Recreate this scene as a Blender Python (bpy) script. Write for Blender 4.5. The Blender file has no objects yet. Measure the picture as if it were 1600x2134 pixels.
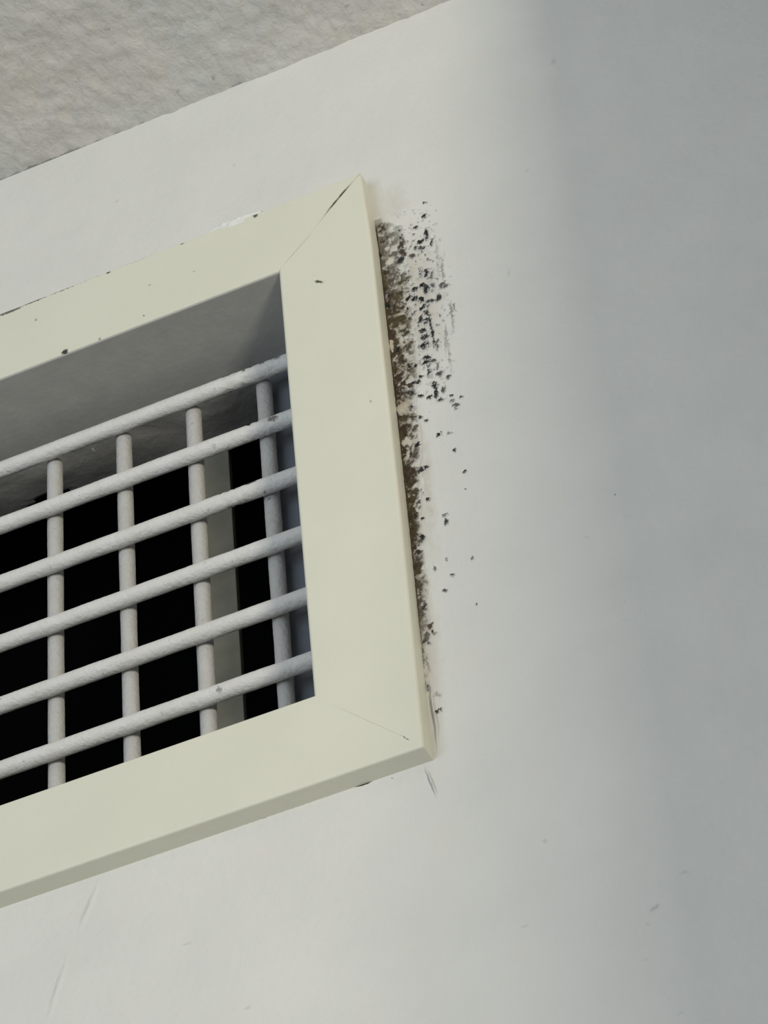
import bpy, bmesh, math, random
import numpy as np
from mathutils import Vector, Matrix
random.seed(4)
S = bpy.context.scene
Z0 = 2.3094                      # height of the vent opening's top edge above the floor
CEIL = 0.0906                    # ceiling above that edge
TF = 0.0056                      # how far the frame stands proud of the wall

# ------------------------------------------------------------------ camera
CR = Vector((0.91270887, 0.40162137, -0.07525149))
CU = Vector((0.33062244, -0.61765769, 0.71357395))
CF = Vector((-0.24010689, 0.67616511, 0.69652669))
CP = Vector((0.20609201, -0.52358993, -0.63209232))
FPX = 6697.0
cam = bpy.data.cameras.new('camera')
co = bpy.data.objects.new('camera', cam)
S.collection.objects.link(co)
co.matrix_world = Matrix(((CR.x, CU.x, -CF.x, CP.x), (CR.y, CU.y, -CF.y, CP.y), (CR.z, CU.z, -CF.z, CP.z + Z0), (0, 0, 0, 1)))
cam.sensor_fit = 'VERTICAL'
cam.sensor_height = 36.0
cam.lens = FPX / 2134 * 36.0
cam.clip_start = 0.02
S.camera = co

# ------------------------------------------------------------------ light
S.view_settings.view_transform = 'Standard'
S.view_settings.look = 'None'
S.view_settings.exposure = 0.0
S.view_settings.gamma = 1.0
S.view_settings.use_curve_mapping = False
w = bpy.data.worlds.new('room_light')
S.world = w
w.use_nodes = True
wb = w.node_tree.nodes['Background']
wb.inputs[0].default_value = (0.95, 1.0, 1.03, 1)
wb.inputs[1].default_value = 0.20


def area(name, loc, target, size, power, col):
    l = bpy.data.lights.new(name, 'AREA')
    l.shape = 'SQUARE'
    l.size = size
    l.energy = power
    l.color = col
    o = bpy.data.objects.new(name, l)
    S.collection.objects.link(o)
    o.location = (loc[0], loc[1], loc[2] + Z0)
    d = Vector(target) - Vector(loc)
    o.rotation_euler = d.to_track_quat('-Z', 'Y').to_euler()
    return o


LAMP = Vector((.90, -.933, -.386))
area('room_lamp', LAMP, (0, 0, -.05), 0.22, 8.2, (1.0, 0.935, 0.80))
area('window_light', (-1.0, -2.4, -.7), (0, 0, 0), 1.6, 26, (0.80, 0.905, 1.02))


# ------------------------------------------------------------------ helpers
def P(px, py, y=0.0):
    """point of the plane y=const seen at a photo pixel (local, top of opening = z 0)"""
    d = CF * FPX + CR * (px - 800) - CU * (py - 1067)
    return CP + d * ((y - CP.y) / d.y)


def Pz(px, py, z=0.0):
    d = CF * FPX + CR * (px - 800) - CU * (py - 1067)
    return CP + d * ((z - CP.z) / d.z)


def on_wall(px, py, a, b, deg, plane=0.0):
    """ellipse read off the photo -> centre, half axes (m) and tilt on the wall surface; a positive tilt of a tall one leans right"""
    c = P(px, py, plane)
    if b > a:
        deg = -deg
    r = math.radians(deg)
    va = P(px + a * math.cos(r), py - a * math.sin(r), plane) - c
    vb = P(px - b * math.sin(r), py - b * math.cos(r), plane) - c
    an = math.atan2(va.z, va.x) if a >= b else math.atan2(vb.z, vb.x) - math.pi / 2
    return c, va.length, vb.length, an


def lin(c):
    return tuple((v / 255 / 12.92 if v / 255 <= .04045 else ((v / 255 + .055) / 1.055) ** 2.4) for v in c)


class NT:
    def __init__(self, name, rough=0.6):
        self.m = bpy.data.materials.new(name)
        self.m.use_nodes = True
        self.t = self.m.node_tree
        self.b = self.t.nodes['Principled BSDF']
        self.b.inputs['Roughness'].default_value = rough
        self.b.inputs['Specular IOR Level'].default_value = 0.25
        self.pos = None

    def n(self, typ, **kw):
        x = self.t.nodes.new(typ)
        for k, v in kw.items():
            setattr(x, k, v)
        return x

    def l(self, a, b):
        self.t.links.new(a, b)

    def math(self, op, a, b=0.0, c=0.0, clamp=False):
        x = self.n('ShaderNodeMath', operation=op)
        x.use_clamp = clamp
        for i, v in enumerate((a, b, c)):
            if isinstance(v, (int, float)):
                x.inputs[i].default_value = v
            else:
                self.l(v, x.inputs[i])
        return x.outputs[0]

    def coords(self):
        if self.pos is None:
            g = self.n('ShaderNodeNewGeometry')
            s = self.n('ShaderNodeVectorMath', operation='SUBTRACT')
            self.l(g.outputs['Position'], s.inputs[0])
            s.inputs[1].default_value = (0, 0, Z0)
            self.pos = s.outputs[0]
        return self.pos

    def noise(self, scale, detail=3, stretch=(1, 1, 1), rough=0.55, dist=0.0):
        v = self.n('ShaderNodeVectorMath', operation='MULTIPLY')
        self.l(self.coords(), v.inputs[0])
        v.inputs[1].default_value = stretch
        x = self.n('ShaderNodeTexNoise')
        self.l(v.outputs[0], x.inputs['Vector'])
        x.inputs['Scale'].default_value = scale
        x.inputs['Detail'].default_value = detail
        x.inputs['Roughness'].default_value = rough
        x.inputs['Distortion'].default_value = dist
        return x

    def wobble(self, amp, scale=900):
        x = self.noise(scale, 3)
        s = self.n('ShaderNodeVectorMath', operation='SUBTRACT')
        self.l(x.outputs['Color'], s.inputs[0])
        s.inputs[1].default_value = (.5, .5, .5)
        k = self.n('ShaderNodeVectorMath', operation='MULTIPLY_ADD')
        self.l(s.outputs[0], k.inputs[0])
        k.inputs[1].default_value = (amp, amp, amp)
        self.l(self.coords(), k.inputs[2])
        return k.outputs[0]

    def mark(self, vec, c, a, b, ang, lo=0.55, hi=1.0, amt=1.0, axes='xz'):
        """soft-edged ellipse, returns a mask socket"""
        s = self.n('ShaderNodeVectorMath', operation='SUBTRACT')
        self.l(vec, s.inputs[0])
        s.inputs[1].default_value = tuple(c)
        ca, sa = math.cos(ang), math.sin(ang)
        q = []
        for d in ((ca / a, sa / a), (-sa / b, ca / b)):
            x = self.n('ShaderNodeVectorMath', operation='DOT_PRODUCT')
            self.l(s.outputs[0], x.inputs[0])
            x.inputs[1].default_value = (d[0], 0, d[1]) if axes == 'xz' else (d[0], d[1], 0)
            q.append(self.math('MULTIPLY', x.outputs['Value'], x.outputs['Value']))
        r = self.math('SQRT', self.math('ADD', q[0], q[1]))
        mr = self.n('ShaderNodeMapRange', interpolation_type='SMOOTHSTEP')
        self.l(r, mr.inputs[0])
        mr.inputs[1].default_value = lo
        mr.inputs[2].default_value = hi
        mr.inputs[3].default_value = amt
        mr.inputs[4].default_value = 0.0
        return mr.outputs[0]

    def pxmark(self, vec, px, py, a, b, deg=0, plane=0.0, **kw):
        """mark given by where the blemish sits on the surface, sizes in units of 1/8 mm"""
        c, a, b, an = on_wall(px, py, a, b, deg, plane)
        return self.mark(vec, c, a, b, an, **kw)

    def many(self, masks):
        r = masks[0]
        for m in masks[1:]:
            r = self.math('MAXIMUM', r, m)
        return r

    def mix(self, fac, a, b):
        x = self.n('ShaderNodeMix', data_type='RGBA')
        if isinstance(fac, (int, float)):
            x.inputs[0].default_value = fac
        else:
            self.l(fac, x.inputs[0])
        for i, v in ((6, a), (7, b)):
            if isinstance(v, tuple):
                x.inputs[i].default_value = (*v[:3], 1)
            else:
                self.l(v, x.inputs[i])
        return x.outputs[2]

    def ramp(self, fac, a, b, x0, x1):
        mr = self.n('ShaderNodeMapRange')
        self.l(fac, mr.inputs[0])
        mr.inputs[1].default_value = x0
        mr.inputs[2].default_value = x1
        return self.mix(mr.outputs[0], a, b)

    def bump(self, height, dist, strength=1.0, prev=None):
        x = self.n('ShaderNodeBump')
        x.inputs['Strength'].default_value = strength
        x.inputs['Distance'].default_value = dist
        self.l(height, x.inputs['Height'])
        if prev is not None:
            self.l(prev, x.inputs['Normal'])
        self.l(x.outputs[0], self.b.inputs['Normal'])
        return x.outputs[0]

    def col(self, c):
        if isinstance(c, tuple):
            self.b.inputs['Base Color'].default_value = (*c[:3], 1)
        else:
            self.l(c, self.b.inputs['Base Color'])


WALL = (0.700, 0.692, 0.650)
CREAM = (0.720, 0.705, 0.590)
DARK = (0.055, 0.050, 0.038)


def wall_material():
    k = NT('painted_plaster', 0.65)
    n1 = k.noise(38, 3)
    c = k.ramp(n1.outputs[0], tuple(v * .965 for v in WALL), (0.715, 0.704, 0.66), .3, .7)
    # faint pinkish patches in the paint
    n2 = k.noise(90, 2)
    mr = k.n('ShaderNodeMapRange')
    k.l(n2.outputs[0], mr.inputs[0])
    mr.inputs[1].default_value = .58
    mr.inputs[2].default_value = .75
    mr.inputs[4].default_value = .5
    c = k.mix(mr.outputs[0], c, (0.73, 0.685, 0.63))
    wv = k.wobble(.006, 260)
    # brownish discoloured plaster around the mould
    st = k.many([k.pxmark(wv, 865, 620, 75, 190, -7, lo=.15, hi=1.0, amt=.55),
                 k.pxmark(wv, 875, 980, 32, 260, -7, lo=.1, hi=1.0, amt=.50),
                 k.pxmark(wv, 815, 430, 42, 60, 0, lo=.1, hi=1.0, amt=.30),
                 k.pxmark(wv, 900, 1330, 26, 190, -7, lo=.1, hi=1.0, amt=.22)])
    nz = k.noise(700, 4, (1, 1, .45))
    st = k.math('MULTIPLY', st, k.math('MULTIPLY', nz.outputs[0], 1.9), clamp=True)
    c = k.mix(st, c, (0.47, 0.41, 0.32))
    # hairline vertical streaks at the mould's right fringe
    fr = k.pxmark(wv, 925, 660, 38, 190, -7, lo=.3, hi=1.0, amt=1.0)
    sn = k.noise(900, 3, (1, 1, .09), dist=.3)
    s2 = k.n('ShaderNodeMapRange')
    k.l(sn.outputs[0], s2.inputs[0])
    s2.inputs[1].default_value = .60
    s2.inputs[2].default_value = .72
    s2.inputs[4].default_value = .8
    c = k.mix(k.math('MULTIPLY', fr, s2.outputs[0]), c, (0.25, 0.23, 0.19))
    # single faint marks
    wm = k.wobble(.0022, 700)
    soft = k.many([k.pxmark(wm, 1153, 129, 10, 8, 20, lo=.1, amt=0.22), k.pxmark(wm, 1060, 570, 5, 12, 0, lo=.1, amt=0.19),
                   k.pxmark(wm, 1098, 355, 8, 6, 0, lo=.1, amt=0.15), k.pxmark(wm, 1365, 1892, 17, 7, 25, lo=.1, amt=0.38),
                   k.pxmark(wm, 1350, 1925, 9, 5, 0, lo=.1, amt=0.19), k.pxmark(wm, 1135, 1752, 12, 6, 10, lo=.1, amt=0.24),
                   k.pxmark(wm, 1425, 1817, 16, 4, 10, lo=.1, amt=0.22), k.pxmark(wm, 1346, 2000, 6, 5, 0, lo=.1, amt=0.22),
                   k.pxmark(wm, 1093, 1930, 12, 6, 0, lo=.1, amt=0.19), k.pxmark(wm, 388, 1968, 14, 4, 15, lo=.1, amt=0.22),
                   k.pxmark(wm, 515, 2100, 12, 4, 15, lo=.1, amt=0.21), k.pxmark(wm, 1418, 2112, 12, 6, 30, lo=.1, amt=0.19),
                   k.pxmark(wm, 1222, 1120, 12, 4, 5, lo=.1, amt=0.14), k.pxmark(wm, 1300, 1255, 8, 4, 5, lo=.1, amt=0.14),
                   k.pxmark(wm, 488, 345, 5, 4, 0, lo=.1, amt=0.19), k.pxmark(wm, 245, 418, 7, 4, 20, lo=.1, amt=0.15)])
    c = k.mix(soft, c, (0.22, 0.22, 0.22))
    wq = k.wobble(.0006, 700)
    hard = k.many([k.pxmark(wm, 1281, 1031, 3, 2, 0, amt=.8), k.pxmark(wq, 758, 1634, 24, 2.6, 19, amt=1.0),
                   k.pxmark(wm, 818, 1622, 3, 2.5, 60, amt=.7), k.pxmark(wq, 240, 1807, 26, 1.4, 19, amt=.7),
                   k.pxmark(wm, 583, 433, 3, 3.5, 50, amt=.8), k.pxmark(wq, 600, 1687, 160, 1.0, 19, amt=.55)])
    c = k.mix(hard, c, DARK)
    k.col(c)
    # relief: fine orange peel, brush ridges, filler ridges
    f1 = k.noise(520, 4)
    f2 = k.noise(700, 3, (1, 1, .16))
    zone = k.pxmark(k.coords(), 900, 900, 260, 900, -7, lo=.1, hi=1.0, amt=1.0)
    zone2 = k.pxmark(k.coords(), 1150, 1950, 330, 420, -7, lo=.1, hi=1.0, amt=.6)
    h = k.math('ADD', k.math('MULTIPLY', f1.outputs[0], .5),
               k.math('MULTIPLY', f2.outputs[0], k.math('MULTIPLY', k.math('MAXIMUM', zone, zone2), .9)))
    kc = k.wobble(.0012, 150)
    rid = k.many([k.pxmark(kc, 185, 1890, 9, 70, 22, lo=0, amt=1.1), k.pxmark(kc, 120, 2060, 9, 95, 17, lo=0, amt=.9),
                  k.pxmark(kc, 898, 1630, 6, 45, -20, lo=0, amt=2.0), k.pxmark(kc, 905, 1490, 7, 90, -7, lo=0, amt=2.4)])
    h = k.math('ADD', h, rid)
    b = k.bump(h, .00030, 1.0)
    f3 = k.noise(60, 3)
    k.bump(f3.outputs[0], .0011, .6, b)
    return k.m


def ceiling_material():
    k = NT('rough_ceiling_plaster', 0.85)
    n1 = k.noise(30, 3)
    c = k.ramp(n1.outputs[0], (0.645, 0.64, 0.61), (0.69, 0.65, 0.60), .42, .66)
    n2 = k.noise(500, 5, (1, 1, 1), .65)
    c = k.mix(k.math('MULTIPLY', k.math('SUBTRACT', n2.outputs[0], .55, clamp=True), 2.2), c, (0.36, 0.35, 0.33))
    wv = k.wobble(.003, 500)
    ms = []
    for px, py, a, b in ((445, 160, 6, 8), (370, 188, 7, 5), (880, 8, 8, 6), (720, 10, 7, 5), (225, 60, 10, 3)):
        p = Pz(px, py, CEIL)
        ms.append(k.mark(wv, p, a * .00013, b * .00018, .3, lo=.2, amt=.4, axes='xy'))
    c = k.mix(k.many(ms), c, (0.20, 0.17, 0.14))
    # darker, browner line close to the wall
    k.col(c)
    f1 = k.noise(330, 6, (1, .6, 1), .62, .5)
    f2 = k.noise(120, 3)
    b = k.bump(f1.outputs[0], .0008, .9)
    k.bump(f2.outputs[0], .0016, .5, b)
    return k.m


def frame_material():
    k = NT('cream_metal_paint', 0.45)
    n1 = k.noise(45, 3)
    c = k.ramp(n1.outputs[0], tuple(v * .975 for v in CREAM), tuple(v * 1.01 for v in CREAM), .3, .7)
    wv = k.wobble(.0016, 1300)
    F = -TF
    hard = [k.pxmark(wv, 664, 587, 12, 4, -10, F, amt=.95, lo=.35), k.pxmark(wv, 135, 733, 9, 6, 25, F, amt=1, lo=.4),
            k.pxmark(wv, 225, 567, 6, 4.5, 35, F, amt=1), k.pxmark(wv, 207, 706, 3, 2.5, 30, F, amt=.7),
            k.pxmark(wv, 379, 508, 5, 3.5, 0, F, amt=.6), k.pxmark(wv, 532, 449, 7, 5, 45, F, amt=.9),
            k.pxmark(wv, 74, 667, 2.5, 3, 0, F, amt=.5), k.pxmark(wv, 299, 657, 2, 3, 0, F, amt=.7),
            k.pxmark(wv, 312, 594, 2, 1.5, 0, F, amt=.5), k.pxmark(wv, 404, 565, 3, 2, 0, F, amt=.3),
            k.pxmark(wv, 772, 836, 2.5, 2.5, 0, F, amt=.5), k.pxmark(wv, 845, 1538, 12, 1.6, -27, F, amt=.7),
            k.pxmark(wv, 828, 945, 3, 2, 0, F, amt=.5),
            k.pxmark(wv, 20, 649, 34, 3.6, 21.3, F, amt=.85), k.pxmark(wv, 72, 627, 34, 2.6, 21.3, F, amt=.9),
            k.pxmark(wv, 130, 604, 40, 2.0, 21.3, F, amt=.75), k.pxmark(wv, 185, 582, 40, 1.6, 21.3, F, amt=.5),
            k.pxmark(wv, 285, 543, 60, 1.1, 21.3, F, amt=.35)]
    c = k.mix(k.many(hard), c, DARK)
    # hairlines along the mitres
    ws = k.wobble(.0004, 900)
    a, b = P(583, 560, F), P(660, 475, F)
    m1 = k.mark(ws, (a + b) / 2, (b - a).length / 2, .00011, math.atan2(b.z - a.z, b.x - a.x), amt=.55)
    a, b = P(668, 1458, F), P(872, 1549, F)
    m3 = k.mark(k.wobble(.0006, 800), P(704, 413, F), .0078, .00034, math.radians(45.5), amt=.95, lo=.3)
    m2 = k.mark(ws, (a + b) / 2, (b - a).length / 2, .00010, math.atan2(b.z - a.z, b.x - a.x), amt=.28)
    c = k.mix(k.many([m1, m2, m3]), c, (0.16, 0.15, 0.12))
    k.col(c)
    f1 = k.noise(420, 3)
    k.bump(f1.outputs[0], .00010, .9)
    return k.m


def bar_material(name='white_wire_paint', shade=1.0):
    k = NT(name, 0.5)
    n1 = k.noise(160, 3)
    c = k.ramp(n1.outputs[0], tuple(v * shade for v in (0.66, 0.645, 0.61)), tuple(v * shade for v in (0.70, 0.69, 0.665)), .35, .65)
    wv = k.wobble(.0020, 1700)
    Y = .0130
    mk = [k.pxmark(wv, 457, 1437, 8, 6, 10, Y, amt=.6), k.pxmark(wv, 545, 1020, 4, 4, 0, Y, amt=.7),
          k.pxmark(wv, 577, 746, 8, 4, 20, Y, amt=.6), k.pxmark(wv, 508, 771, 5, 4, 20, Y, amt=.75),
          k.pxmark(wv, 546, 756, 9, 3, 20, Y, amt=.7), k.pxmark(wv, 568, 873, 15, 6, 15, Y, amt=.75),
          k.pxmark(wv, 592, 887, 5, 5, 20, Y, amt=.5), k.pxmark(wv, 578, 892, 3, 3, 0, Y, amt=.7),
          k.pxmark(wv, 524, 1005, 16, 5, 22, Y, amt=.85), k.pxmark(wv, 500, 915, 5, 5, 0, Y, amt=.2),
          k.pxmark(wv, 445, 927, 4, 4, 0, Y, amt=.2), k.pxmark(wv, 505, 1303, 5, 4, 0, Y, amt=.4),
          k.pxmark(wv, 210, 1400, 4, 4, 0, Y, amt=.3)]
    c = k.mix(k.many(mk), c, (0.07, 0.06, 0.05))
    sp = k.noise(620, 2)
    mr = k.n('ShaderNodeMapRange')
    k.l(sp.outputs[0], mr.inputs[0])
    mr.inputs[1].default_value = .70
    mr.inputs[2].default_value = .76
    mr.inputs[4].default_value = .5
    c = k.mix(mr.outputs[0], c, (0.3, 0.27, 0.22))
    k.col(c)
    f = k.noise(800, 4)
    k.bump(f.outputs[0], .00035, 1.0)
    return k.m


def plain(name, c, rough=.7, bumpd=0.0004, scale=300, var=.1):
    k = NT(name, rough)
    n = k.noise(scale * .3, 3)
    k.col(k.ramp(n.outputs[0], tuple(v * (1 - var) for v in c), tuple(v * (1 + var) for v in c), .3, .7))
    f = k.noise(scale, 4)
    k.bump(f.outputs[0], bumpd, .8)
    return k.m


M_wall = wall_material()
M_ceil = ceiling_material()
M_frame = frame_material()
M_bar = bar_material()
M_vbar = bar_material('shaded_wire_paint', .74)  # same wire paint, darkened to carry the shade behind the horizontal bars
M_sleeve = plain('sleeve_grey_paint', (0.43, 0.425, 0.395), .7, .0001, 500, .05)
M_rough = plain('duct_plaster', (0.29, 0.285, 0.265), .85, .0008, 120, .15)
M_flange = plain('flange_shaded_paint', (0.13, 0.145, 0.165), .6)  # grey paint with the shadow of the recess put into the colour
M_blade = plain('dusty_blade', (0.27, 0.26, 0.205), .8, .0003, 260, .15)
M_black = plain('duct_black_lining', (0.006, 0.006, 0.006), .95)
M_fill = plain('filler', (0.76, 0.76, 0.72), .6, .0006, 420, .03)


def mesh_obj(name, verts, faces, mat, parent=None, smooth=False):
    me = bpy.data.meshes.new(name)
    me.from_pydata([tuple(v) for v in verts], [], faces)
    me.update()
    if smooth:
        me.polygons.foreach_set('use_smooth', [True] * len(me.polygons))
    me.materials.append(mat)
    o = bpy.data.objects.new(name, me)
    S.collection.objects.link(o)
    if parent is None:
        o.location = (0, 0, Z0)
    else:
        o.parent = parent
    return o


def fix_normals(o):
    bm = bmesh.new()
    bm.from_mesh(o.data)
    bmesh.ops.recalc_face_normals(bm, faces=bm.faces)
    bm.to_mesh(o.data)
    bm.free()


def bevel(o, wd, seg=3):
    m = o.modifiers.new('bevel', 'BEVEL')
    m.width = wd
    m.segments = seg
    m.limit_method = 'ANGLE'
    m.angle_limit = math.radians(40)
    m.harden_normals = True
    o.data.polygons.foreach_set('use_smooth', [True] * len(o.data.polygons))


def prism(name, poly, y0, y1, mat, parent, bev=.0005, edges=None):
    """polygon in x,z extruded from y0 (room side) to y1; edges = outline edges to round (all if None)"""
    n = len(poly)
    v = [(x, y0, z) for x, z in poly] + [(x, y1, z) for x, z in poly]
    f = [list(range(n)), list(range(2 * n - 1, n - 1, -1))] + [[i, (i + 1) % n, n + (i + 1) % n, n + i] for i in range(n)]
    o = mesh_obj(name, v, f, mat, parent)
    fix_normals(o)
    if bev:
        bevel(o, bev)
        if edges is not None:
            m = o.modifiers['bevel']
            m.limit_method = 'WEIGHT'
            m.harden_normals = False
            m.segments = 5
            o.data.polygons.foreach_set('use_smooth', [False] * len(o.data.polygons))
            at = o.data.attributes.new('bevel_weight_edge', 'FLOAT', 'EDGE')
            want = {frozenset((i, (i + 1) % n)) for i in edges}
            for e in o.data.edges:
                at.data[e.index].value = 1.0 if frozenset(e.vertices) in want else 0.0
    return o


def box(name, a, b, mat, parent, bev=.0004):
    return prism(name, [(a[0], a[2]), (b[0], a[2]), (b[0], b[2]), (a[0], b[2])], a[1], b[1], mat, parent, bev)


# ------------------------------------------------------------------ wall, ceiling and shadow panel
HX0, HX1, HZ0, HZ1 = -.402, .002, -.150, .002          # hole cut for the vent


def wall_back():
    zs = [-.9, -.5, -.3, HZ0, HZ1, CEIL]
    xfix = [-.9, HX0, HX1, .2, .9]
    v, f = [], []
    for z in zs:
        for x in xfix:
            v.append((x, 0, z))
    n = len(xfix)
    for j in range(len(zs) - 1):
        for i in range(n - 1):
            if xfix[i] == HX0 and zs[j] == HZ0:
                continue
            a = j * n + i
            f.append([a, a + 1, a + n + 1, a + n])
    o = mesh_obj('wall_back', v, f, M_wall)
    o['kind'] = 'structure'


def shadow_panel():
    # sloping panel added out of view on the right; keeps the lamp's light off the right part of the wall
    def e(x, z, d):
        p = Vector((x, 0, z))
        return p + (LAMP - p) * (d / -LAMP.y)
    A, B = e(.068, .085, .09), e(.035, -.265, .22)
    up = A + (A - B) * ((CEIL - A.z) / (A.z - B.z))
    dn = B + (B - A) * ((-.60 - B.z) / (B.z - A.z))
    v = []
    for off in (0, .02):
        for p in (up, Vector((.9, up.y, up.z)), Vector((.9, dn.y, dn.z)), dn):
            v.append((p.x, p.y + off, p.z))
    f = [[0, 1, 2, 3], [7, 6, 5, 4], [0, 4, 5, 1], [1, 5, 6, 2], [2, 6, 7, 3], [3, 7, 4, 0]]
    o = mesh_obj('shadow_panel', v, f, M_wall)
    fix_normals(o)
    o['kind'] = 'structure'


# smooth value noise in numpy
def vnoise(x, y, seed):
    xi = np.floor(x).astype(np.int64)
    yi = np.floor(y).astype(np.int64)
    xf = x - xi
    yf = y - yi
    xf = xf * xf * (3 - 2 * xf)
    yf = yf * yf * (3 - 2 * yf)

    def h(a, b):
        n = (a * 374761393 + b * 668265263 + seed * 1442695041) & 0x7fffffff
        n = ((n ^ (n >> 13)) * 1274126177) & 0x7fffffff
        return ((n ^ (n >> 16)) & 0xffff) / 65535.0
    return (h(xi, yi) * (1 - xf) + h(xi + 1, yi) * xf) * (1 - yf) + (h(xi, yi + 1) * (1 - xf) + h(xi + 1, yi + 1) * xf) * yf


def fbm(x, y, seed, oct=4, g=.5):
    s, a, t = 0, 1, 0
    for i in range(oct):
        s = s + a * vnoise(x * 2 ** i + 17.3 * i, y * 2 ** i + 9.1 * i, seed + i)
        t += a
        a *= g
    return s / t


def ceiling():
    # fine, slightly lumpy near the vent, coarse further off
    xsn = np.concatenate([[-.9, -.5, -.25], np.arange(-.20, .10, .0012), [.12, .2, .7]])
    ysn = np.concatenate([[-.9, -.4, -.2], np.arange(-.13, -.0001, .0012), [0.0, .05, .7]])
    X, Y = np.meshgrid(xsn, ysn)
    wgt = ((X > -.22) & (X < .11) & (Y > -.15) & (Y < .001)).astype(float)
    Zz = CEIL + wgt * ((fbm(X * 90, Y * 90, 3) - .5) * .0020 + (fbm(X * 420, Y * 300, 8, 3) - .5) * .0011)
    v = np.stack([X, Y, Zz], -1).reshape(-1, 3)
    n = len(xsn)
    f = []
    for j in range(len(ysn) - 1):
        for i in range(n - 1):
            a = j * n + i
            f.append([a, a + n, a + n + 1, a + 1])
    o = mesh_obj('ceiling', v.tolist(), f, M_ceil, None, True)
    o['kind'] = 'structure'


wall_back()
shadow_panel()
ceiling()

# ------------------------------------------------------------------ the vent
vent = bpy.data.objects.new('air_vent', None)
S.collection.objects.link(vent)
vent.location = (0, 0, Z0)
vent['label'] = 'cream painted metal air vent grille with mitred frame set in the wall below the ceiling'
vent['category'] = 'air vent'
ZB = -.1474
OW = .0256


def part(o, label=None):
    if label:
        o['label'] = label
    return o


XL = -.40
# right rail
prism('frame_rail', [(0, 0), (.0004, ZB), (.0256, -.1729), (.0262, -.1), (.0264, 0), (.0256, .0258)], -TF, 0.0, M_frame, vent, .0009, (0, 2, 3, 4))['label'] = 'right rail of the frame with a small dark scuff'
# top rail: its mitre end stands off the right rail in a tapering crack
g = []
for t, gp in ((1.0, .00022), (.93, .00016), (.84, .00034), (.76, .00062), (.70, .00058), (.64, .00034), (.56, .00022), (.46, .00006), (.0, .00002)):
    g.append((.0256 * t - gp * .72, .0258 * t + gp * .7))
prism('frame_rail', [(XL - .025, .0255)] + g + [(XL, 0)], -TF, 0.0, M_frame, vent, .0004, (0, 9))['label'] = 'top rail of the frame with small paint chips'
prism('frame_rail', [(XL, ZB + .0006), (.0004, ZB), (.0256, -.1729), (XL - .025, -.1735)], -TF, 0.0, M_frame, vent, .0006, (0, 2))['label'] = 'bottom rail of the frame'
prism('frame_rail', [(XL, 0), (XL - .0255, .0255), (XL - .0255, -.1735), (XL, ZB)], -TF, 0.0, M_frame, vent, .0006)
# sleeve of the opening (painted return between frame and bars)
SD = .0235
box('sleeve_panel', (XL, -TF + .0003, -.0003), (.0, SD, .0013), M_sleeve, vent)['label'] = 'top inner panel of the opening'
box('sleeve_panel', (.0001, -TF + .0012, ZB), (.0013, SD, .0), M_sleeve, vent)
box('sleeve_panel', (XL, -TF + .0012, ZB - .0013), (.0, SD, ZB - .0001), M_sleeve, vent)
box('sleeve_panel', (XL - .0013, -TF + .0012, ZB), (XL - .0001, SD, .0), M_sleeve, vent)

# bars: horizontals in front, verticals welded behind
RB = .00225
YH = .0149
YV = YH + 2 * RB - .0002


def rod(name, a, b, r, mat, parent, seed, rough_zone=None, seg=220):
    a = Vector(a)
    b = Vector(b)
    ax = (b - a).normalized()
    e1 = ax.cross(Vector((0, 1, 0))).normalized()
    e2 = ax.cross(e1)
    N = 20
    v, f = [], []
    rnd = random.Random(seed)
    for i in range(seg + 1):
        c = a.lerp(b, i / seg)
        for k in range(N):
            an = 2 * math.pi * k / N
            rr = r * (1 + .010 * math.sin(i * .31 + seed + 2 * an) + rnd.uniform(-.012, .012))
            if rough_zone and rough_zone[0] < c.x < rough_zone[1]:
                rr *= 1 + (rnd.uniform(-.17, .03) if rnd.random() < .4 else 0)
            v.append(c + (e1 * math.cos(an) + e2 * math.sin(an)) * rr)
    for i in range(seg):
        for k in range(N):
            p = i * N + k
            q = i * N + (k + 1) % N
            f.append([p, q, q + N, p + N])
    f.append(list(range(N)))
    f.append([seg * N + k for k in range(N)][::-1])
    o = mesh_obj(name, v, f, mat, parent, True)
    fix_normals(o)
    return o


zones = {0: (-.0270, -.004), 1: (-.020, -.008), 2: (-.029, -.022)}
for i in range(7):
    rod('horizontal_bar', (XL + .001, YH, -.0115 - .02113 * i), (.0001, YH, -.0115 - .02113 * i), RB, M_bar, vent, i, zones.get(i), 520)
for i in range(19):
    x = -.0165 - .0208 * i
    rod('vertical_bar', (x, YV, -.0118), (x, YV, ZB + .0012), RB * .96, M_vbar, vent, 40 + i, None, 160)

# flange behind the bars at the right, and dark duct
box('mounting_flange', (-.0180, YV + .0030, ZB), (.0, YV + .0045, .0), M_flange, vent)['label'] = 'shadow-toned grey flange behind the right end of the bars'
# rough duct top behind the sleeve, with ragged rear edge
nx, ny = 150, 30
v, f = [], []
for i in range(nx + 1):
    x = XL + (.0 - XL) * i / nx
    ye = .0458 + .0004 * math.sin(x * 90) + .0004 * math.sin(x * 310)
    for j in range(ny + 1):
        y = SD - .0005 + (ye - SD) * j / ny
        z = .0008 + .0022 * (float(fbm(np.array(x * 60), np.array(y * 60), 5)) - .5) * min(1, j / 5)
        v.append((x, y, z))
def hole(x, y):
    c = Pz(112, 1036, .001)
    return ((x - c.x) / .0075) ** 2 + ((y - c.y) / .0035) ** 2 < 1
for i in range(nx):
    for j in range(ny):
        a = i * (ny + 1) + j
        cx = (v[a][0] + v[a + ny + 2][0]) / 2
        cy = (v[a][1] + v[a + ny + 2][1]) / 2
        if hole(cx, cy):
            continue
        f.append([a, a + 1, a + ny + 2, a + ny + 1])
o = mesh_obj('duct_lip', v, f, M_rough, vent, True)
sm = o.modifiers.new('thick', 'SOLIDIFY')
sm.thickness = .0012
sm.offset = 1
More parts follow.
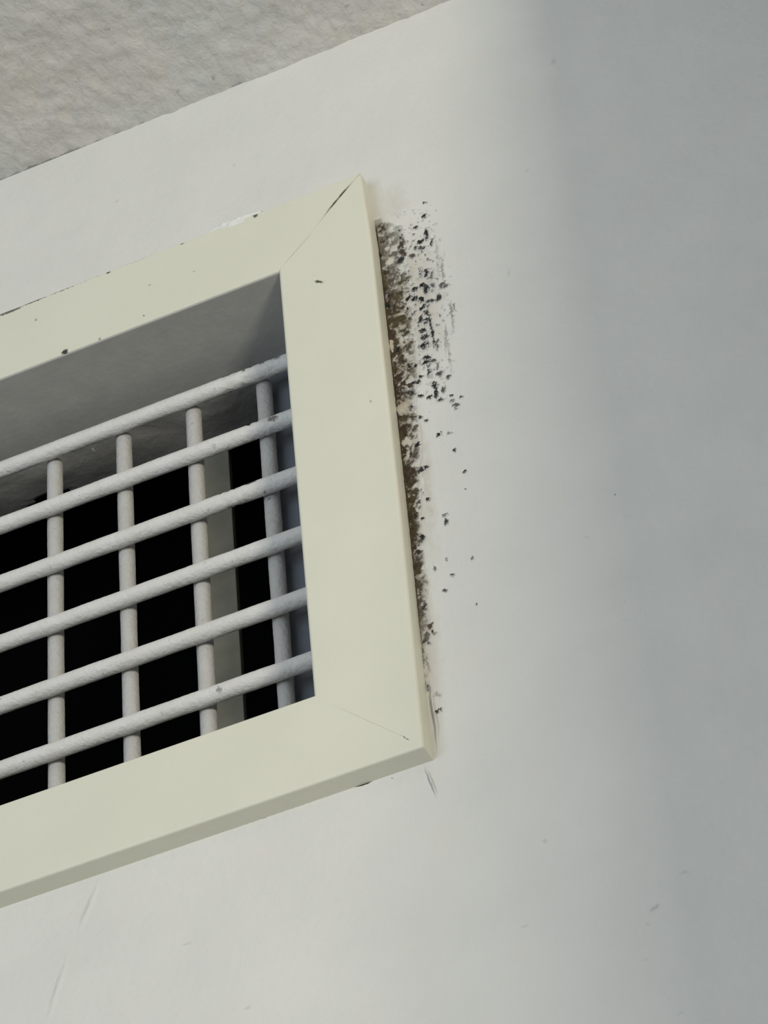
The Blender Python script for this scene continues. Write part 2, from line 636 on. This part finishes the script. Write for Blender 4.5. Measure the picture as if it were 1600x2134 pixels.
o['label'] = 'rough grey plastered lip above the bars'
# pale plaster blob on the lip
c = Pz(195, 937, -.0002)


def blob(name, c, r, mat, parent, seed, sub=3, amp=.35):
    bm = bmesh.new()
    bmesh.ops.create_icosphere(bm, subdivisions=sub, radius=1)
    for q in bm.verts:
        n = float(fbm(np.array(q.co.x * 2 + 5 + seed), np.array(q.co.z * 2 + q.co.y + 5), seed)) - .5
        q.co *= 1 + n * 2 * amp
        q.co = Vector((q.co.x * r[0], q.co.y * r[1], q.co.z * r[2])) + Vector(c)
    me = bpy.data.meshes.new(name)
    bm.to_mesh(me)
    bm.free()
    me.polygons.foreach_set('use_smooth', [True] * len(me.polygons))
    me.materials.append(mat)
    o = bpy.data.objects.new(name, me)
    S.collection.objects.link(o)
    o.parent = parent
    return o


blob('plaster_blob', c, (.0012, .0018, .0005), M_sleeve, vent, 2)
# damper blade deeper in the duct
yb = .0465
pa, pb = P(437, 960, yb), P(477, 960, yb)
prism('damper_blade', [(pa.x, ZB), (pb.x, ZB), (pb.x, P(477, 935, yb).z), (pa.x + .001, P(436, 878, yb).z), (pa.x - .004, P(430, 868, yb).z), (pa.x - .004, ZB)], yb, yb + .002, M_blade, vent, .0003)['label'] = 'dusty vertical strip behind the bars'
# black lined duct
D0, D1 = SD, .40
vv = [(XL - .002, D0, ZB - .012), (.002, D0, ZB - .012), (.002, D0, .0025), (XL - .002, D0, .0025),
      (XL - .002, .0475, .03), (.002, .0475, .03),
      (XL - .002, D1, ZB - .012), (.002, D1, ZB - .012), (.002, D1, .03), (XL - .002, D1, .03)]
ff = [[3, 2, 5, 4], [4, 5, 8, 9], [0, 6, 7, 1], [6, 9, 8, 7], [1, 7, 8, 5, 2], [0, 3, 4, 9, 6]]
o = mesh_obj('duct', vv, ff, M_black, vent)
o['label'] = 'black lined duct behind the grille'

# white filler smeared over the top rail's upper edge
v, f = [], []
A = P(432, 490, -TF)
B = P(545, 452, -TF)
NX, NZ = 60, 22
for i in range(NX + 1):
    t = i / NX
    cx = A.x + (B.x - A.x) * t
    for j in range(NZ + 1):
        s = j / NZ * 2 - 1
        hw = .0034 * math.sin(math.pi * min(1, t * .92 + .04)) ** .8 * (.75 + .5 * float(fbm(np.array(t * 9), np.array(1.), 3)))
        prof = max(0, 1 - s * s)
        z = .0262 + s * hw + .0006
        n = float(fbm(np.array(t * 14), np.array(s * 3.), 7)) - .4
        y = -TF + .0004 - prof * math.sin(math.pi * t) * (.0006 + .0010 * n)
        if s > .1:
            y += (s - .1) * TF * 1.05
        v.append((cx, y, z))
for i in range(NX):
    for j in range(NZ):
        a = i * (NZ + 1) + j
        f.append([a, a + NZ + 1, a + NZ + 2, a + 1])
o = mesh_obj('filler_smear', v, f, M_fill, vent, True)
o['label'] = 'white filler smeared on the top rail'


# ------------------------------------------------------------------ the mould beside the frame
# blemishes: photo position, half sizes (in 1/8 mm), tilt in degrees, darkness, tint (0 black, 1 brown, 2 olive, 3 pale grey brown)
BL = """794 477 13 11 0 .75 2|801 500 11 6 20 .9 1|800 520 14 22 0 .55 1|834 489 3.5 12 -12 .9 0|837 517 7 22 -5 .85 1|836 544 6 6 0 .8 0|792 534 4 5 0 1 0
844 531 4 4 0 .8 1|859 534 5 3.5 0 .8 1|803 572 12 16 0 .85 2|828 575 4 12 0 .8 1|847 569 8 5 0 .6 0|843 585 16 3.5 32 .9 2|801 606 9 11 0 .95 1
831 617 14 15 0 .85 2|808 630 12 20 0 .95 0|816 649 12 10 0 .9 1|844 669 16 7 15 .8 2|818 672 9 12 0 .8 1|844 692 12 8 0 .9 2|815 600 16 60 0 .55 1
889 488 3 12 -8 .95 0|878 503 8 3.5 25 1 0|900 505 2 7 0 .8 0|867 474 3 3.5 30 .8 0|884 451 3 4 20 .85 0|884 423 2.2 3 30 .9 0|814 394 7 3.5 10 .45 3|815 418 6 5 0 .35 3
867 518 3.5 4 0 .7 0|880 518 6 4 0 .8 0|878 572 3.5 12 0 .95 0|889 570 3.5 8 0 .85 0|897 578 6 10 0 .6 2|881 595 6.5 5 0 .95 0|888 603 3.5 10 0 .9 0|900 599 6 9 10 .7 0
865 603 5.5 7 30 .85 0|922 594 4 7 20 .55 0|930 597 6 2 35 .7 0|851 624 3 6 20 .9 0|865 624 5.5 4.5 0 1 0|880 624 5.5 4.5 30 1 0|897 628 10 3.5 10 .75 0|914 622 3.5 8 20 .8 0
881 642 3.5 8 30 .85 0|890 652 5 4 30 .8 1|849 645 3.5 3 0 .8 0|878 666 4 9 10 1 0|889 669 7 7 0 .85 0|898 677 1.6 24 -8 .85 0|880 691 5 7 40 .9 0|893 640 3 3 0 .7 0
886 702 9 7 0 .9 0|885 722 9 9 0 1 0|903 705 1.8 18 -5 .9 0|911 719 1.6 11 5 .7 0|831 730 5 15 -12 1 0|839 747 13 3.5 -50 1 0|859 764 9 7 -30 1 0|847 727 9 8 0 .8 2|857 716 5 5 0 .8 2
889 747 8 3 0 .95 0|889 756 9 3 20 1 0|903 753 4 4 0 .7 0|892 764 4 2.4 0 .6 0|896 778 5 9 -10 1 0|915 780 6.5 5 0 .65 0|912 764 2.4 7 0 .6 0|935 786 3 5 20 .65 0
879 786 4 2.4 20 .9 0|861 800 6 3 25 .85 0|871 797 3.5 2.8 0 .8 0|831 777 13 14 0 .95 1|828 758 8 11 0 .85 1|906 803 4.5 6 0 .95 0|908 813 3 6 0 1 0|909 825 3 7 0 1 0
878 825 5 3.4 -30 1 0|895 828 4 3.4 0 1 0|917 834 4 3.4 0 .8 0|925 813 3 7 10 .6 0|940 825 2.5 2.5 0 .8 0|961 827 3 2.4 30 .9 0|950 844 6 3 0 .7 0|943 836 3 2 0 .5 0|950 852 3 2 0 .5 0
836 817 14 9 0 .95 1|857 821 9 10 0 .9 0|838 832 10 8 0 .8 1|857 849 5 11 -15 .9 0|843 872 13 7 0 .85 2|862 872 8 7 30 .95 1|845 894 13 11 0 .95 1|841 908 9 6 0 1 0
867 892 4 6 0 .6 1|842 942 7 6 0 .9 1|871 928 6 4.5 30 .95 0|868 947 6 3.4 35 .7 1|848 969 11 10 0 .7 1|878 980 4.5 7 20 .85 0|889 975 4 2.4 30 .9 0|852 992 16 10 0 1 1
876 869 3 3 30 .8 0|886 878 3 3 0 .75 0|915 906 4 3 20 .9 0|936 903 2.6 2.4 0 .45 0|947 939 2.2 3.6 0 .95 0|968 984 2.8 2 0 .85 0|860 958 8 8 0 .5 3
858 1004 9 7 0 .85 1|864 1028 10 10 0 .8 2|863 1052 8 9 0 .75 1|865 1078 8 9 0 .85 1|864 1094 8 6 0 .8 1|875 1125 9 11 0 1 0|863 1142 5 5 0 1 1|873 1152 7 4.5 0 .75 0
871 1172 6 14 0 .6 0|870 1200 5 12 0 .4 3|884 1214 8 6 30 .6 3|880 1238 9 10 0 .65 3|884 1266 3.4 7 20 .75 0|883 1294 7 8 0 .6 3|880 1024 2.4 5 -20 .8 0|893 1043 2.2 3.4 -30 .95 0
883 1081 4 2.6 40 .85 0|874 1046 3 3 0 .7 0|875 1058 3 2 0 .5 0|928 1074 4 3.4 0 .5 0|930 1089 2.6 7 20 .8 0|905 1186 1.4 4.5 -10 .85 0|943 1199 2.4 2.4 0 .6 0|928 1231 3 2.4 30 .9 0
993 1261 1.6 3 10 .8 0|984 1163 1.4 3 0 .7 0|931 1166 1.4 3.4 0 .6 0|883 1304 7 10 0 .6 3|896 1306 6 6 30 .75 1|904 1319 2.6 4.5 -30 .9 1|890 1328 4.5 10 0 .55 1|884 1339 4 3.6 0 .7 0|893 1342 2 4 0 .6 0
893 1433 1.3 7 -8 .7 0|892 1382 1.2 16 -12 .45 3|913 1481 9 1.8 38 .75 0|921 1478 1.3 4 0 .7 0|912 1448 6 3 -30 .35 3|971 1019 1.4 1.4 0 .6 0
941 660 1.3 26 -8 .5 3|948 640 1.2 8 -8 .8 0|930 700 1.3 22 -5 .5 3|922 560 1.3 24 -4 .4 3|912 540 1.4 30 -5 .35 3|937 745 1.4 30 -6 .35 3"""
WIDTH = [(440, 0), (462, 26), (485, 58), (560, 65), (620, 62), (700, 58), (830, 52), (835, 40), (900, 44), (960, 42), (1000, 38), (1060, 30), (1150, 24), (1220, 26), (1290, 20), (1345, 22), (1360, 10), (1450, 5), (1480, 0)]


def mould():
    step = .00012
    x0, x1, z0, z1 = .0248, .0490, -.162, .012
    X, Z = np.meshgrid(np.arange(x0, x1, step), np.arange(z0, z1, step))
    # wobble the coordinates so that no blemish has a clean outline
    w1 = (fbm(X * 1500, Z * 1300, 21, 3) - .5) * .0011
    w2 = (fbm(X * 1500, Z * 1300, 31, 3) - .5) * .0013
    w1 += (fbm(X * 4200, Z * 3800, 41, 2) - .5) * .0007
    w2 += (fbm(X * 4200, Z * 3800, 51, 2) - .5) * .0007
    XX, ZZ = X + w1, Z + w2
    A = np.zeros_like(X)
    T = np.zeros_like(X)
    for row in BL.replace('\n', '|').split('|'):
        px, py, a, b, deg, dk, ti = [float(t) for t in row.split()]
        c, a, b, an = on_wall(px, py, a, b, deg)
        dx, dz = XX - c.x, ZZ - c.z
        u = (dx * math.cos(an) + dz * math.sin(an)) / a
        v_ = (-dx * math.sin(an) + dz * math.cos(an)) / b
        d = np.sqrt(u * u + v_ * v_)
        big = a * b > (7 * .00014) ** 2
        if big:                                     # larger colonies are broken up inside
            br = fbm(X * 1100 + px, Z * 900, 61, 4, .6)
            m = np.clip((1.25 - d) * 1.7, 0, 1) * np.clip((br - .34) * 5.0, .15, 1)
        else:
            m = np.clip((1.25 - d) * 2.4, 0, 1)
        m = m * dk
        T = np.where(m > A, ti, T)
        A = np.maximum(A, m)
    # ground layer of the strip along the frame
    py_of = np.interp(Z[:, 0], [P(800 + 0 * y, y, 0).z for y in range(1500, 440, -20)], [y for y in range(1500, 440, -20)])
    wpx = np.interp(py_of, [a for a, b in WIDTH], [b for a, b in WIDTH])
    edge = .0257 + .0006 * 0
    s = (X + w1 * .6 - edge) / (np.maximum(wpx, .5)[:, None] * .000137)
    inside = np.clip((1.0 - s) * 3.0, 0, 1) * (wpx[:, None] > 1)
    g1 = fbm(X * 620, Z * 520, 71, 5, .6)
    edgeness = np.exp(-np.clip(s, 0, 9) * 2.2)
    gl = inside * np.clip((g1 - .52 + .26 * edgeness) * 6.0, 0, .88) * np.interp(py_of, [450, 470, 560, 620, 1100, 1250, 1400], [.0, .5, .65, 1, 1, .8, .45])[:, None]
    T = np.where(gl > A, np.where(fbm(X * 300, Z * 260, 77, 3) > .52, 2, 1), T)
    A = np.maximum(A, gl)
    # pale flakes: bare plaster showing through
    for px, py, a, b in ((839, 850, 13, 11), (847, 921, 9, 9), (806, 519, 5, 5), (813, 546, 8, 9), (817, 722, 5, 16), (872, 905, 3, 16), (880, 1010, 4, 20)):
        c = P(px, py, 0)
        d = np.sqrt(((XX - c.x) / (a * .000138)) ** 2 + ((ZZ - c.z) / (b * .000158)) ** 2)
        k = np.clip((1.15 - d) * 3, 0, 1)
        A = A * (1 - .85 * k)
        T = np.where((k > .3) & (A < .15), 4, T)
        A = np.maximum(A, k * .12)
    # thin pale cracks through the colonies
    cr = np.abs(fbm(X * 520, Z * 420, 91, 3) - .5)
    A = A * np.clip(cr * 60 + .35, 0, 1)
    cr = np.abs(fbm(X * 1300, Z * 650, 95, 2) - .5)
    A = A * np.where(X > .0345, np.clip(cr * 26 + .15, 0, 1), 1)
    # fringe specks between the two bands
    fz = np.exp(-((py_of - 640) / 150.) ** 2)[:, None] * np.exp(-((X - P(885, 640).x - (Z - P(885, 640).z) * -.0) / .0048) ** 2)
    sp = fbm(X * 1500, Z * 1250, 101, 3, .5)
    m = np.clip((sp - .715) * 14, 0, 1) * np.clip(fz * 1.6, 0, 1) * .6
    T = np.where(m > A, 0, T)
    A = np.maximum(A, m)
    # tan-brown film under the colonies
    film = np.clip((1.15 - s) * 2.2, 0, 1) * (wpx[:, None] > 1) * np.clip(.25 + 1.5 * (fbm(X * 420, Z * 260, 131, 4) - .25), .1, 1)
    film = film * np.interp(py_of, [450, 480, 570, 650, 1150, 1330, 1420], [0, .35, .55, 1, .85, .5, 0])[:, None]
    # dark line right at the frame edge
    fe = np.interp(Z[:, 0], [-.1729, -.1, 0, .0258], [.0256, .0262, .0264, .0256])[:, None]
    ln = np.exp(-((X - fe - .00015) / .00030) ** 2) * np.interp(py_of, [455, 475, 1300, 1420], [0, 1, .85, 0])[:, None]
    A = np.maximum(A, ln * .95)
    A = np.clip(A, 0, 1)
    A = 1 - (1 - A) ** 2.3
    base = np.array(WALL) * .98
    tint = np.array([[.016, .016, .016], [.050, .034, .021], [.058, .046, .022], [.20, .17, .145], [.56, .48, .38]])
    col = tint[T.astype(int)]
    fr = fbm(X * 900, Z * 700, 111, 3)[..., None]
    col = col * (0.55 + 1.1 * fr)
    C = base * (1 - A[..., None]) + col * A[..., None]
    fc = np.array([.30, .245, .17]) * (.75 + .5 * fbm(X * 700, Z * 500, 141, 3)[..., None])
    film3 = film[..., None] * .85
    C = (base * (1 - film3) + fc * film3) * (1 - A[..., None]) + col * A[..., None]
    A = np.maximum(A, film * .6)
    keep = A > .10
    hgt = .00006 + A * (.00010 + .00060 * np.clip(fbm(X * 1300, Z * 1100, 121, 4, .6) - .25, 0, 1))
    ny_, nx_ = X.shape
    cell = keep[:-1, :-1] | keep[1:, :-1] | keep[:-1, 1:] | keep[1:, 1:]
    used = np.zeros_like(keep)
    used[:-1, :-1] |= cell
    used[1:, :-1] |= cell
    used[:-1, 1:] |= cell
    used[1:, 1:] |= cell
    idx = -np.ones(X.shape, dtype=np.int64)
    idx[used] = np.arange(used.sum())
    verts = np.stack([X[used], -hgt[used], Z[used]], -1)
    J, I = np.nonzero(cell)
    faces = np.stack([idx[J, I], idx[J, I + 1], idx[J + 1, I + 1], idx[J + 1, I]], -1)
    k = NT('mould', .9)
    at = k.n('ShaderNodeAttribute')
    at.attribute_name = 'growth'
    k.col(at.outputs['Color'])
    f_ = k.noise(1800, 3)
    k.bump(f_.outputs[0], .00025, .8)
    me = bpy.data.meshes.new('mould_growth')
    me.from_pydata(verts.tolist(), [], faces.tolist())
    me.update()
    ca = me.color_attributes.new('growth', 'FLOAT_COLOR', 'POINT')
    cc = np.concatenate([C[used], np.ones((int(used.sum()), 1))], 1).astype(np.float32)
    ca.data.foreach_set('color', cc.ravel())
    me.polygons.foreach_set('use_smooth', [True] * len(me.polygons))
    me.materials.append(k.m)
    o = bpy.data.objects.new('mould_growth', me)
    S.collection.objects.link(o)
    o.location = (0, 0, Z0)
    o['kind'] = 'stuff'
    o['label'] = 'black and brown mould growing on the white wall along the right edge of the vent frame'
    o['category'] = 'mould'


mould()
